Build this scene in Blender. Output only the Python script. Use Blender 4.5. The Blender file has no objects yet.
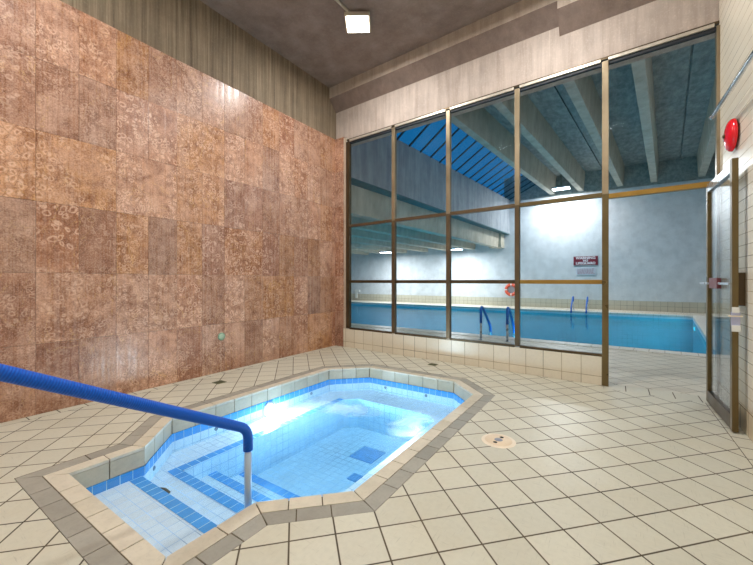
import bpy, bmesh, math, random
from mathutils import Vector, Matrix
random.seed(7)
S = bpy.context.scene
C = S.collection
PI = math.pi

# ------------------------------------------------------------------ helpers
def put(o, parent=None):
    C.objects.link(o)
    if parent is not None:
        o.parent = parent
        o.matrix_parent_inverse = Matrix.Translation(-Vector(world_loc(parent)))
    return o

def world_loc(o):
    l = Vector(o.location)
    while o.parent is not None:
        o = o.parent
    return l

def tag(o, label=None, cat=None, group=None, kind=None):
    if label: o['label'] = label
    if cat: o['category'] = cat
    if group: o['group'] = group
    if kind: o['kind'] = kind
    return o

def empty(name, loc, label=None, cat=None, group=None, kind=None):
    o = bpy.data.objects.new(name, None)
    o.location = loc
    o.empty_display_size = 0.1
    C.objects.link(o)
    return tag(o, label, cat, group, kind)

class MB:
    """collects shapes in world coordinates, links them as ONE mesh object"""
    def __init__(self):
        self.b = bmesh.new()
        self.uv = self.b.loops.layers.uv.new('UVMap')
    def box(self, x0, x1, y0, y1, z0, z1, bev=0, mi=0):
        return self.prism([(x0, y0), (x1, y0), (x1, y1), (x0, y1)], z0, z1, bev, mi)
    def prism(self, pts, z0, z1, bev=0, mi=0):
        n = len(pts)
        lo = [self.b.verts.new((p[0], p[1], z0)) for p in pts]
        hi = [self.b.verts.new((p[0], p[1], z1)) for p in pts]
        fs = [self.b.faces.new(hi), self.b.faces.new(lo[::-1])]
        for i in range(n):
            j = (i + 1) % n
            fs.append(self.b.faces.new((lo[i], lo[j], hi[j], hi[i])))
        for f in fs: f.material_index = mi
        if bev:
            es = list({e for f in fs for e in f.edges})
            bmesh.ops.bevel(self.b, geom=es, offset=bev, segments=2, affect='EDGES', profile=0.6)
        return self
    def hexa(self, v, bev=0, mi=0):
        """8 corners: bottom 4 then top 4"""
        V = [self.b.verts.new(p) for p in v]
        fs = [self.b.faces.new([V[i] for i in q]) for q in
              ((0, 3, 2, 1), (4, 5, 6, 7), (0, 1, 5, 4), (1, 2, 6, 5), (2, 3, 7, 6), (3, 0, 4, 7))]
        for f in fs: f.material_index = mi
        if bev:
            es = list({e for f in fs for e in f.edges})
            bmesh.ops.bevel(self.b, geom=es, offset=bev, segments=2, affect='EDGES', profile=0.6)
        return self
    def bar(self, a, b, w, h, up=(0, 0, 1), bev=0):
        """rectangular bar from a to b, w sideways, h along up"""
        a, b, up = Vector(a), Vector(b), Vector(up)
        d = (b - a).normalized()
        s = d.cross(up).normalized() * (w / 2)
        u = s.cross(d).normalized() * (h / 2)
        return self.hexa([a - s - u, b - s - u, b + s - u, a + s - u, a - s + u, b - s + u, b + s + u, a + s + u], bev)
    def quad(self, p, uvs=None, mi=0):
        f = self.b.faces.new([self.b.verts.new(q) for q in p])
        f.material_index = mi
        if uvs:
            for l, u in zip(f.loops, uvs): l[self.uv].uv = u
        return f
    def tube(self, path, r, seg=16, cap=True):
        P = [Vector(p) for p in path]
        rr = r if hasattr(r, '__len__') else [r] * len(P)
        prev = None
        t0 = (P[1] - P[0]).normalized()
        n = t0.orthogonal().normalized()
        rings = []
        for i, p in enumerate(P):
            if i == 0: t = t0
            elif i == len(P) - 1: t = (P[i] - P[i - 1]).normalized()
            else: t = ((P[i] - P[i - 1]).normalized() + (P[i + 1] - P[i]).normalized()).normalized()
            n = (n - t * n.dot(t)).normalized()
            bn = t.cross(n)
            rings.append([self.b.verts.new(p + (n * math.cos(2 * PI * k / seg) + bn * math.sin(2 * PI * k / seg)) * rr[i]) for k in range(seg)])
        for i in range(len(rings) - 1):
            for k in range(seg):
                f = self.b.faces.new((rings[i][k], rings[i][(k + 1) % seg], rings[i + 1][(k + 1) % seg], rings[i + 1][k]))
                f.smooth = True
        if cap:
            self.b.faces.new(rings[0][::-1]); self.b.faces.new(rings[-1])
        return self
    def lathe(self, prof, c, axis=(0, 0, 1), seg=32):
        """prof: (radius, height) along axis from c"""
        ax = Vector(axis).normalized(); n = ax.orthogonal().normalized(); bn = ax.cross(n); c = Vector(c)
        rings = []
        for r, h in prof:
            if r < 1e-6: rings.append([self.b.verts.new(c + ax * h)])
            else: rings.append([self.b.verts.new(c + ax * h + (n * math.cos(2 * PI * k / seg) + bn * math.sin(2 * PI * k / seg)) * r) for k in range(seg)])
        for A, B in zip(rings, rings[1:]):
            for k in range(seg):
                k2 = (k + 1) % seg
                if len(A) == 1 and len(B) == 1: continue
                if len(A) == 1: f = self.b.faces.new((A[0], B[k], B[k2]))
                elif len(B) == 1: f = self.b.faces.new((A[k], A[k2], B[0]))
                else: f = self.b.faces.new((A[k], A[k2], B[k2], B[k]))
                f.smooth = True
        return self
    def torus(self, c, R, r, axis=(0, 0, 1), a0=0, a1=2 * PI, seg=40, ms=12):
        ax = Vector(axis).normalized(); n = ax.orthogonal().normalized(); bn = ax.cross(n); c = Vector(c)
        full = abs(a1 - a0 - 2 * PI) < 1e-6
        pts = [c + (n * math.cos(a0 + (a1 - a0) * k / seg) + bn * math.sin(a0 + (a1 - a0) * k / seg)) * R for k in range(seg + 1)]
        rings = []
        for k in range(seg if full else seg + 1):
            rad = (pts[k] - c).normalized()
            rings.append([self.b.verts.new(pts[k] + (rad * math.cos(2 * PI * m / ms) + ax * math.sin(2 * PI * m / ms)) * r) for m in range(ms)])
        N = len(rings)
        for k in range(N if full else N - 1):
            for m in range(ms):
                f = self.b.faces.new((rings[k][m], rings[(k + 1) % N][m], rings[(k + 1) % N][(m + 1) % ms], rings[k][(m + 1) % ms]))
                f.smooth = True
        return self
    def build(self, name, mats, parent=None, recalc=True):
        if recalc: bmesh.ops.recalc_face_normals(self.b, faces=self.b.faces[:])
        me = bpy.data.meshes.new(name)
        self.b.to_mesh(me); self.b.free()
        for m in (mats if isinstance(mats, (list, tuple)) else [mats]): me.materials.append(m)
        o = bpy.data.objects.new(name, me)
        C.objects.link(o)
        if parent is not None:
            # mesh is in world coordinates: keep it there
            r = parent
            off = Vector((0, 0, 0))
            while r is not None:
                off += Vector(r.location); r = r.parent
            me.transform(Matrix.Translation(-off))
            o.parent = parent
        return o

def fillet(pts, r, n=8):
    """round the inner corners of a 3D polyline"""
    P = [Vector(p) for p in pts]; out = [P[0]]
    rr = r if hasattr(r, '__len__') else [r] * (len(P) - 2)
    for i in range(1, len(P) - 1):
        a = (P[i - 1] - P[i]); b = (P[i + 1] - P[i]); d = min(rr[i - 1], a.length * .49, b.length * .49)
        A = P[i] + a.normalized() * d; B = P[i] + b.normalized() * d
        for k in range(n + 1):
            t = k / n
            out.append(A * (1 - t) ** 2 + P[i] * 2 * t * (1 - t) + B * t * t)
    out.append(P[-1]); return out

def copy_tree(o, parent=None):
    c = o.copy(); C.objects.link(c); c.parent = parent
    for ch in list(o.children): copy_tree(ch, c)
    return c

# ------------------------------------------------------------------ materials
def lin(c):
    f = lambda v: v / 12.92 if v <= .04045 else ((v + .055) / 1.055) ** 2.4
    return tuple(f(v / 255) for v in c) + (1,)

class N:
    def __init__(self, name):
        self.m = bpy.data.materials.new(name); self.m.use_nodes = True
        self.t = self.m.node_tree; self.t.nodes.clear()
        self.out = self.t.nodes.new('ShaderNodeOutputMaterial')
    def n(self, typ, **k):
        nd = self.t.nodes.new('ShaderNode' + typ)
        for a, v in k.items(): setattr(nd, a, v)
        return nd
    def l(self, a, b): self.t.links.new(a, b)
    def val(self, inp, v):
        if isinstance(v, bpy.types.NodeSocket): self.l(v, inp)
        else: inp.default_value = v
    def math(self, op, a, b=0.0, c=0.0, clamp=False):
        nd = self.n('Math', operation=op, use_clamp=clamp)
        self.val(nd.inputs[0], a); self.val(nd.inputs[1], b)
        if len(nd.inputs) > 2: self.val(nd.inputs[2], c)
        return nd.outputs[0]
    def vm(self, op, a, b=(0, 0, 0), scale=None):
        nd = self.n('VectorMath', operation=op)
        self.val(nd.inputs[0], a)
        if op == 'SCALE': self.val(nd.inputs['Scale'], b)
        else: self.val(nd.inputs[1], b)
        return nd.outputs['Value'] if op in ('DOT_PRODUCT', 'LENGTH', 'DISTANCE') else nd.outputs[0]
    def mix(self, f, a, b, mode='MIX'):
        nd = self.n('Mix', data_type='RGBA', blend_type=mode)
        self.val(nd.inputs[0], f); self.val(nd.inputs[6], a); self.val(nd.inputs[7], b)
        return nd.outputs[2]
    def mr(self, v, a, b, c=0.0, d=1.0, smooth=False):
        nd = self.n('MapRange', interpolation_type='SMOOTHSTEP' if smooth else 'LINEAR')
        for i, x in enumerate((v, a, b, c, d)): self.val(nd.inputs[i], x)
        return nd.outputs[0]
    def noise(self, vec, scale, detail=3, rough=.5, dist=0.0):
        nd = self.n('TexNoise')
        if vec is not None: self.l(vec, nd.inputs['Vector'])
        nd.inputs['Scale'].default_value = scale; nd.inputs['Detail'].default_value = detail
        nd.inputs['Roughness'].default_value = rough; nd.inputs['Distortion'].default_value = dist
        return nd.outputs['Fac']
    def obj(self):
        return self.n('TexCoord').outputs['Object']
    def pos(self):
        return self.n('NewGeometry').outputs['Position']
    def uvc(self):
        return self.n('TexCoord').outputs['UV']
    def bump(self, h, strength=.3, dist=.005, normal=None):
        nd = self.n('Bump'); nd.inputs['Strength'].default_value = strength; nd.inputs['Distance'].default_value = dist
        self.l(h, nd.inputs['Height'])
        if normal is not None: self.l(normal, nd.inputs['Normal'])
        return nd.outputs[0]
    def bsdf(self, col, rough=.5, metal=0.0, spec=.5, normal=None, coat=0.0):
        b = self.n('BsdfPrincipled')
        self.val(b.inputs['Base Color'], col); self.val(b.inputs['Roughness'], rough); self.val(b.inputs['Metallic'], metal)
        self.val(b.inputs['Specular IOR Level'], spec); self.val(b.inputs['Coat Weight'], coat)
        if normal is not None: self.l(normal, b.inputs['Normal'])
        self.l(b.outputs[0], self.out.inputs[0])
        return b

def plain(name, col, rough=.5, metal=0.0, spec=.5, var=.12, scale=14.0, bump=0.0):
    n = N(name)
    f = n.noise(n.pos(), scale, 4)
    c0 = lin(col)
    lo = tuple(max(0, v * (1 - var)) for v in c0[:3]) + (1,); hi = tuple(min(1, v * (1 + var)) for v in c0[:3]) + (1,)
    col = n.mix(n.mr(f, .3, .7), lo, hi)
    n.bsdf(col, n.mr(f, .3, .7, max(.03, rough - .06), min(1, rough + .06)), metal, spec, n.bump(f, bump, .004) if bump else None)
    return n.m

def emit(name, col, strength):
    n = N(name)
    e = n.n('Emission'); e.inputs[0].default_value = lin(col); e.inputs[1].default_value = strength
    n.l(e.outputs[0], n.out.inputs[0]); return n.m

def tiles(name, col, grout, su, sv, gw, au=(1, 0, 0), av=(0, 1, 0), ou=0.0, ov=0.0, uv=False, var=.10, rough=.35, stain=.10, stain_col=(150, 130, 95), bump=.25, spec=.5, fine=0.0, grout_fade=None):
    n = N(name)
    p = n.uvc() if uv else n.pos()
    if uv: au, av = (1, 0, 0), (0, 1, 0)
    U = n.math('DIVIDE', n.math('SUBTRACT', n.vm('DOT_PRODUCT', p, au), ou), su)
    V = n.math('DIVIDE', n.math('SUBTRACT', n.vm('DOT_PRODUCT', p, av), ov), sv)
    def edge(x, s):
        d = n.math('ABSOLUTE', n.math('SUBTRACT', n.math('FRACT', x), .5))
        return n.mr(d, .5 - gw / s * .75, .5 - gw / s * .35, 0, 1, True)
    mask = n.math('MAXIMUM', edge(U, su), edge(V, sv))
    cid = n.n('CombineXYZ'); n.l(n.math('FLOOR', U), cid.inputs[0]); n.l(n.math('FLOOR', V), cid.inputs[1])
    w = n.n('TexWhiteNoise', noise_dimensions='3D'); n.l(cid.outputs[0], w.inputs['Vector'])
    c0 = lin(col)
    lo = tuple(v * (1 - var) for v in c0[:3]) + (1,); hi = tuple(min(1, v * (1 + var)) for v in c0[:3]) + (1,)
    base = n.mix(w.outputs['Value'], lo, hi)
    pp = n.pos()
    f1 = n.noise(pp, 1.6, 5, .62); f2 = n.noise(pp, 38, 3)
    base = n.mix(n.math('MULTIPLY', n.mr(f1, .48, .75), stain), base, lin(stain_col))
    base = n.mix(n.math('MULTIPLY', n.mr(f2, .4, .7), .07), base, lin(tuple(v * .6 for v in col)))
    if fine:
        s1 = n.noise(n.vm('MULTIPLY', pp, (9, 130, 9)), 1, 3, .6); s2 = n.noise(n.vm('MULTIPLY', pp, (140, 8, 9)), 1, 3, .6)
        base = n.mix(n.math('MULTIPLY', n.mr(n.math('MAXIMUM', s1, s2), .62, .74), fine), base, lin(tuple(v * .62 for v in col)))
    gm = mask
    gcol = n.mix(n.mr(n.noise(pp, 2.3, 3), .35, .65), lin(tuple(v * .75 for v in grout)), lin(tuple(min(255, v * 1.25) for v in grout)))
    colr = n.mix(gm, base, gcol)
    h = n.math('ADD', n.math('SUBTRACT', 1.0, mask), n.math('MULTIPLY', f2, .12))
    n.bsdf(colr, n.mr(mask, 0, 1, rough, .8), 0, spec, n.bump(h, bump, .003))
    return n.m

def marble_mat():
    n = N('brown_marble')
    g = n.n('NewGeometry'); rnd = g.outputs['Random Per Island']
    w = n.n('TexWhiteNoise', noise_dimensions='1D'); n.l(rnd, w.inputs['W'])
    p = n.vm('ADD', g.outputs['Position'], n.vm('SCALE', w.outputs['Color'], 30.0))
    r_ = []
    for k in (3.7, 9.1, 17.3, 29.9):
        q = n.n('TexWhiteNoise', noise_dimensions='1D'); n.l(n.math('ADD', rnd, k), q.inputs['W']); r_.append(q.outputs['Value'])
    d = n.n('TexNoise'); n.l(p, d.inputs['Vector']); d.inputs['Scale'].default_value = 6; d.inputs['Detail'].default_value = 5
    pd = n.vm('ADD', p, n.vm('SCALE', d.outputs['Color'], .15))
    def vor(scale, feat):
        v = n.n('TexVoronoi', feature=feat); n.l(pd, v.inputs['Vector']); n.val(v.inputs['Scale'], scale); return v
    sc = n.mr(r_[2], 0, 1, 14, 21)
    e1 = vor(sc, 'DISTANCE_TO_EDGE').outputs['Distance']
    f1 = vor(sc, 'F1').outputs['Distance']
    e2 = vor(34, 'DISTANCE_TO_EDGE').outputs['Distance']
    big = n.noise(p, 2.6, 6, .62); mid = n.noise(pd, 9, 7, .68); fin = n.noise(p, 80, 4, .65)
    base = n.mix(r_[0], lin((160, 112, 88)), lin((196, 150, 122)))
    base = n.mix(n.math('MULTIPLY', n.mr(r_[3], .75, .95), .5), base, lin((198, 150, 104)))
    base = n.mix(n.math('MULTIPLY', n.mr(mid, .40, .66), .8), base, lin((122, 76, 54)))
    base = n.mix(n.math('MULTIPLY', n.mr(big, .46, .66), .7), base, lin((208, 166, 142)))
    amt = n.math('MULTIPLY', n.mr(n.noise(p, 2.4, 3), .36, .52, 0, 1, True), n.mr(r_[1], 0, .7, .4, 1.0))
    rim = n.math('MULTIPLY', n.math('MULTIPLY', n.mr(f1, .20, .34, 0, 1, True), n.mr(f1, .36, .48, 1, 0, True)), amt)
    gap = n.math('MULTIPLY', n.mr(e1, .0, .05, 1, 0, True), amt)
    core = n.math('MULTIPLY', n.mr(f1, .10, .26, 1, 0, True), amt)
    base = n.mix(n.math('MULTIPLY', rim, .7), base, lin((222, 186, 162)))
    base = n.mix(n.math('MULTIPLY', gap, .5), base, lin((98, 58, 42)))
    base = n.mix(n.math('MULTIPLY', core, .55), base, lin((132, 84, 62)))
    base = n.mix(n.math('MULTIPLY', n.mr(e2, .0, .06, 1, 0, True), n.math('MULTIPLY', n.mr(mid, .45, .62), .4)), base, lin((96, 58, 44)))
    v3 = n.noise(n.vm('MULTIPLY', p, (1, 1, .7)), 1.5, 6, .55, 1.2)
    vein = n.mr(n.math('ABSOLUTE', n.math('SUBTRACT', v3, .5)), 0, .004, 1, 0)
    base = n.mix(n.math('MULTIPLY', vein, .5), base, lin((214, 172, 112)))
    tone = n.mr(r_[1], 0, 1, .80, 1.14)
    hsv = n.n('HueSaturation'); n.l(n.mr(r_[3], 0, 1, .94, 1.10), hsv.inputs['Saturation']); n.l(base, hsv.inputs['Color']); n.l(tone, hsv.inputs['Value'])
    base = n.mix(n.math('MULTIPLY', n.mr(fin, .5, .66), .34), hsv.outputs[0], lin((220, 188, 168)))
    base = n.mix(n.math('MULTIPLY', n.mr(fin, .5, .34), .34), base, lin((92, 56, 42)))
    st = n.noise(n.vm('MULTIPLY', g.outputs['Position'], (30, 38, .6)), 1, 4, .65)
    base = n.mix(n.math('MULTIPLY', n.mr(st, .55, .72), .16), base, lin((214, 186, 170)))
    rough = n.mr(st, .35, .7, .20, .46)
    n.bsdf(base, rough, 0, .45, n.bump(n.math('ADD', n.math('MULTIPLY', st, .8), n.math('MULTIPLY', mid, .3)), .2, .003))
    return n.m

def concrete(name, a, b, streak=(9, 9, .35), drip=None, rough=.75, joints=None, scale=1.0, metalish=.3, bump=.3):
    n = N(name); p = n.pos()
    s = n.noise(n.vm('MULTIPLY', p, streak), 1.6 * scale, 6, .68)
    q = n.noise(p, 3.0 * scale, 5, .6); f = n.noise(p, 55, 3)
    base = n.mix(n.mr(s, .33, .68), lin(a), lin(b))
    base = n.mix(n.math('MULTIPLY', n.mr(q, .4, .7), .3), base, lin(tuple(v * .72 for v in a)))
    if drip:
        dn = n.noise(n.vm('MULTIPLY', p, drip[1]), 1, 3, .5)
        base = n.mix(n.math('MULTIPLY', n.mr(dn, .66, .74), drip[2]), base, lin(drip[0]))
    base = n.mix(n.math('MULTIPLY', n.mr(f, .55, .75), .2), base, lin(tuple(min(255, v * 1.2) for v in b)))
    n.bsdf(base, rough, 0, metalish, n.bump(n.math('ADD', s, n.math('MULTIPLY', f, .35)), bump, .006))
    return n.m

def clear(name, tint, gloss=.5, fres=1.45, rough=.02, bump=None, foam=None):
    """thin sheet you look through: tinted transparency + fresnel reflection"""
    n = N(name)
    nor = None
    if bump:
        p = n.pos()
        a = n.noise(p, bump[0], 3, .55, .4); b2 = n.noise(p, bump[0] * .35, 2)
        nor = n.bump(n.math('ADD', a, b2), bump[1], bump[2])
    t = n.n('BsdfTransparent'); t.inputs[0].default_value = tint
    g = n.n('BsdfGlossy'); g.inputs['Roughness'].default_value = rough
    fr = n.n('Fresnel'); fr.inputs[0].default_value = fres
    if nor is not None: n.l(nor, g.inputs['Normal']); n.l(nor, fr.inputs['Normal'])
    mx = n.n('MixShader'); n.l(n.math('MULTIPLY', fr.outputs[0], gloss, clamp=True), mx.inputs[0])
    n.l(t.outputs[0], mx.inputs[1]); n.l(g.outputs[0], mx.inputs[2])
    res = mx.outputs[0]
    if foam: res = foam(n, res, nor)
    n.l(res, n.out.inputs[0])
    return n.m

M = {}
r2 = math.radians(45 + 1.6)
AU = (math.cos(r2), math.sin(r2), 0); AV = (-math.sin(r2), math.cos(r2), 0)
FLOORC, GROUT = (207, 204, 187), (80, 70, 52)
M['floor'] = tiles('floor_tile', FLOORC, GROUT, .2147, .2147, .0075, AU, AV, 1.689, 1.687, var=.05, fine=.35, stain=.22, stain_col=(186, 166, 126), rough=.38)
M['floor_edge'] = tiles('floor_edge_tile', FLOORC, GROUT, .30, .2075, .008, (1, 0, 0), (0, 1, 0), -4.19, .683, var=.05, fine=.3, stain=.2, stain_col=(186, 166, 126), rough=.38)
M['floor_edge2'] = tiles('wall_edge_tile', FLOORC, GROUT, .30, .2075, .009, (1, 0, 0), (0, 1, 0), .742, .683, var=.05, fine=.3, stain=.3, stain_col=(178, 158, 122), rough=.38)
M['floor_thr'] = tiles('threshold_tile', FLOORC, GROUT, .207, .27, .008, (1, 0, 0), (0, 1, 0), .105, 4.695, var=.05, fine=.3, rough=.4)
M['hall_floor'] = tiles('deck_tile', (216, 209, 192), (112, 104, 88), .2147, .2147, .007, AU, AV, 1.689, 1.687, var=.04, stain=.2, rough=.4)
M['marble'] = marble_mat()
M['marble_back'] = plain('dark_joint', (88, 62, 48), .8)
M['conc_left'] = concrete('striped_concrete', (100, 86, 70), (156, 139, 116), (18, 18, .4), ((186, 172, 150), (24, 24, .25), .5))
M['conc_head'] = concrete('pinkish_concrete', (172, 157, 146), (202, 188, 177), (7, 7, .5), ((214, 202, 190), (16, 16, .2), .45))
M['cornice'] = concrete('cornice_concrete', (168, 152, 138), (196, 181, 166), (7, 7, .4), ((206, 194, 180), (14, 14, .2), .3))
M['ceil'] = concrete('dark_stucco', (132, 117, 109), (158, 144, 136), (2, 2, 2), rough=.85, bump=.5)
M['right'] = tiles('cream_wall_tile', (226, 216, 196), (168, 154, 128), 40.0, .0915, .0045, (0, 1, 0), (0, 0, 1), 0, .02, var=.02, rough=.3, bump=.2, stain=.05)
M['right_base'] = tiles('cream_base_tile', (216, 202, 174), (120, 106, 82), .206, .19, .006, (0, 1, 0), (0, 0, 1), .14, 0, var=.04, rough=.3)
M['knee'] = tiles('knee_wall_tile', (224, 216, 198), (148, 134, 108), .2065, .238, .0055, (1, 0, 0), (0, 0, 1), .088, .102, var=.035, rough=.28, stain=.08)
M['cream'] = None
def island_tile(name, a, b, rough=.35, ribs=False):
    n = N(name); g = n.n('NewGeometry'); p = g.outputs['Position']
    f = n.noise(p, 9, 5, .65); f2 = n.noise(p, 60, 2)
    base = n.mix(g.outputs['Random Per Island'], lin(a), lin(b))
    base = n.mix(n.math('MULTIPLY', n.mr(f, .42, .7), .28), base, lin(tuple(v * .78 for v in a)))
    base = n.mix(n.math('MULTIPLY', n.mr(f2, .5, .7), .12), base, lin(tuple(v * .7 for v in a)))
    n.bsdf(base, rough, 0, .5, n.bump(f2, .1, .002)); return n.m
M['cream'] = island_tile('cream_coping_tile', (208, 200, 180), (222, 214, 196))
M['grey'] = island_tile('grey_border_tile', (152, 150, 140), (174, 171, 160))
M['face'] = island_tile('coping_face_tile', (188, 178, 154), (202, 193, 172))
M['grout'] = plain('grout', (92, 80, 60), .85)
M['spa_tile'] = tiles('pale_mosaic_tile', (226, 236, 243), (156, 180, 202), .078, .078, .0042, uv=True, var=.045, rough=.25, stain=.0, bump=.1)
M['spa_blue'] = tiles('blue_mosaic_tile', (78, 160, 226), (172, 204, 234), .078, 5.0, .004, uv=True, var=.10, rough=.25, stain=.0, bump=.1)
M['blue_vinyl'] = None
def vinyl():
    n = N('blue_ribbed_vinyl'); p = n.uvc()
    f = n.math('SINE', n.math('MULTIPLY', n.vm('DOT_PRODUCT', n.pos(), (0, .87, -.49)), 2 * PI / .0095))
    n.bsdf(n.mix(n.mr(f, -1, 1), lin((0, 72, 180)), lin((2, 96, 206))), .4, 0, .3, n.bump(f, .35, .0015)); return n.m
M['blue_vinyl'] = vinyl()
M['blue_grip'] = plain('blue_grip', (30, 100, 190), .4)
M['steel'] = plain('brushed_steel', (190, 198, 206), .3, .7, var=.05)
M['post_steel'] = plain('satin_steel', (176, 196, 220), .35, .45, var=.05)
M['chrome'] = plain('chrome', (205, 208, 212), .12, 1.0, var=.04)
M['bronze'] = plain('bronze_anodised', (150, 134, 108), .36, .6, var=.14, scale=5)
M['bronze_low'] = plain('brown_anodised', (104, 88, 66), .38, .6, var=.14, scale=5)
M['gold_dark'] = plain('dark_gold_anodised', (112, 96, 64), .32, .6, var=.12, scale=5)
M['gold'] = plain('gold_anodised', (160, 126, 62), .34, .7, var=.12, scale=5)
M['bronze_dark'] = plain('dark_bronze', (86, 72, 52), .4, .7, var=.2, scale=6)
M['silver_strip'] = plain('bare_aluminium', (214, 206, 190), .35, .55, var=.08)
M['black'] = plain('black_rubber', (30, 34, 40), .6)
M['red'] = plain('red_enamel', (228, 20, 34), .16, 0, .6, var=.05)
M['maroon'] = plain('maroon_metal', (112, 58, 62), .4, .1)
M['brownbox'] = plain('brown_painted_metal', (92, 74, 48), .45, .2)
M['white_pl'] = plain('white_plastic', (226, 226, 222), .4, var=.05)
M['lilac'] = plain('lilac_card', (176, 178, 204), .5)
M['beige_pl'] = plain('beige_plastic', (226, 206, 178), .42, var=.06)
M['beige_lt'] = plain('pale_beige_plastic', (234, 220, 198), .42, var=.05)
M['green_brass'] = plain('verdigris_brass', (132, 160, 134), .5, .3, var=.25, scale=60)
M['green_br2'] = plain('pale_verdigris', (160, 184, 160), .5, .2, var=.2, scale=60)
M['drain'] = plain('greenish_drain_brass', (104, 112, 74), .5, .4, var=.2, scale=50)
M['dark'] = plain('dark_slot', (38, 36, 34), .8)
M['hall_wall'] = concrete('white_painted_concrete', (204, 209, 213), (216, 219, 222), (2, 2, .8), rough=.6, bump=.12)
M['hall_band'] = tiles('hall_tile_band', (196, 190, 172), (120, 116, 104), .2135, .195, .008, (1, 0, 0), (0, 0, 1), .0, 0, var=.04, rough=.35)
M['hall_conc'] = concrete('grey_beam_concrete', (186, 176, 158), (212, 204, 188), (2.5, 2.5, .6), ((170, 172, 166), (5, .6, 5), .35), rough=.85)
M['hall_slab'] = concrete('dark_slab_concrete', (134, 140, 136), (182, 186, 182), (5, 2.2, 5), ((164, 176, 178), (3, 1.1, 3), .45), rough=.9)
M['bulk'] = concrete('pale_bulkhead_concrete', (150, 156, 164), (186, 190, 194), (3.2, 3.2, .35), ((206, 208, 210), (6, 6, .3), .4), rough=.7)
M['lip'] = plain('teal_concrete', (92, 122, 126), .8, var=.2, scale=3)
M['pool_tile'] = tiles('pale_blue_pool_tile', (206, 226, 236), (170, 196, 210), .15, .15, .006, uv=True, var=.03, rough=.3, stain=0)
M['pool_cop'] = tiles('pool_coping_tile', (222, 219, 210), (168, 162, 150), .21, 3.0, .007, uv=True, var=.03, rough=.4, stain=.12)
M['rib'] = plain('dark_rib', (22, 32, 44), .6)
M['orange'] = plain('orange_lifebuoy', (222, 92, 66), .5)
M['sign'] = plain('maroon_sign', (118, 30, 50), .4, var=.04)
M['sign_pale'] = plain('pale_notice', (196, 202, 212), .4, var=.03)
M['letter'] = plain('white_letter', (236, 236, 240), .5, var=.02)
M['letter_red'] = plain('reddish_letter', (150, 96, 112), .5, var=.05)
M['lamp'] = emit('lit_lamp', (255, 248, 236), 30)
M['lamp_cool'] = emit('lit_lamp_cool', (240, 246, 255), 22)
M['under'] = emit('lit_underwater_lens', (235, 246, 255), 9)
M['glass'] = clear('window_glass', (.92, .95, .96, 1), .02, 1.5, .01)
M['door_glass'] = clear('door_glass', (.92, .95, .96, 1), .45, 1.5, .01)
M['sky_glass'] = clear('blue_skylight_glass', (.88, .97, 1.0, 1), .04, 1.5, .15)

# ------------------------------------------------------------------ camera
cam = bpy.data.cameras.new('camera'); co = bpy.data.objects.new('camera', cam); C.objects.link(co)
co.location = (0, 0, 1.2); co.rotation_euler = (PI / 2, 0, math.radians(33.74))
cam.sensor_fit = 'HORIZONTAL'; cam.sensor_width = 36; cam.lens = 356 / 753 * 36; cam.shift_y = -1.85 / 753
cam.clip_start = .02
S.camera = co

# ------------------------------------------------------------------ room measurements
XL, XR, ZC = -4.295, .86, 4.72
XCONC = -4.33
YB = -1.6                                 # wall behind the camera
def YW(x): return 4.807 - .059 * x        # front plane of the window wall
def wpt(x, dy=0.0): return (x, YW(x) + dy)

# tub outline, inner edge of coping, counter-clockwise
TUB = [(-2.82, .78), (-1.62, .78), (-1.62, 1.24), (-1.24, 1.62), (-1.24, 3.69), (-1.59, 4.03), (-2.81, 4.03), (-3.20, 3.64), (-3.20, 1.59), (-2.82, 1.21)]
def offset(poly, d):
    n = len(poly); out = []
    for i in range(n):
        p0, p1, p2 = Vector(poly[i - 1]), Vector(poly[i]), Vector(poly[(i + 1) % n])
        d1 = (p1 - p0).normalized(); d2 = (p2 - p1).normalized()
        n1 = Vector((d1.y, -d1.x)); n2 = Vector((d2.y, -d2.x))
        m = (n1 + n2).normalized(); out.append(tuple(p1 + m * d / max(.3, m.dot(n1))))
    return out
MID, OUT = offset(TUB, .103), offset(TUB, .206)
POOL = [(-14.4, 8.03), (1.38, 7.77), (2.19, 15.85), (-14.4, 15.85)]
PO = offset(POOL, .30)

def fill_floor(loops, z, extra_mi=0):
    b = bmesh.new()
    for lp in loops:
        vs = [b.verts.new((p[0], p[1], z)) for p in lp]
        for i in range(len(vs)): b.edges.new((vs[i], vs[(i + 1) % len(vs)]))
    bmesh.ops.triangle_fill(b, use_beauty=True, use_dissolve=False, edges=b.edges[:])
    for f in b.faces:
        if f.normal.z < 0: f.normal_flip()
    return b

# ------------------------------------------------------------------ floor
m = MB(); m.b.free()
XBL, XBR = XL + .105, .742
m.b = fill_floor([[(XBL, YB), (XBR, YB), (XBR, 4.70), (-.10, 4.70), (-.10, YW(-.10) + .1), (XBL, YW(XBL) + .1)], OUT], 0)
m.uv = m.b.loops.layers.uv.new('UVMap')
m.quad([(XL - .1, YB, 0), (XBL, YB, 0), (XBL, YW(XBL) + .1, 0), (XL - .1, YW(XBL) + .1, 0)], mi=1)
m.quad([(XBR, YB, 0), (XR + .1, YB, 0), (XR + .1, 4.70, 0), (XBR, 4.70, 0)], mi=3)
m.quad([(-.10, 4.70, 0), (XR + .1, 4.70, 0), (XR + .1, 4.95, 0), (-.10, 4.95, 0)], mi=2)
fl = m.build('floor', [M['floor'], M['floor_edge'], M['floor_thr'], M['floor_edge2']], recalc=False)
tag(fl, 'cream square floor tiles laid diagonally around the hot tub', 'floor', kind='structure')
m = MB(); m.b.free()
m.b = fill_floor([[(-15, YW(-15) + .1), (-.10, YW(-.10) + .1), (-.10, 4.95), (XR + .1, 4.95), (4.3, 4.95), (4.3, 17.6), (-15, 17.6)], PO], 0)
m.uv = m.b.loops.layers.uv.new('UVMap')
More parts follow.
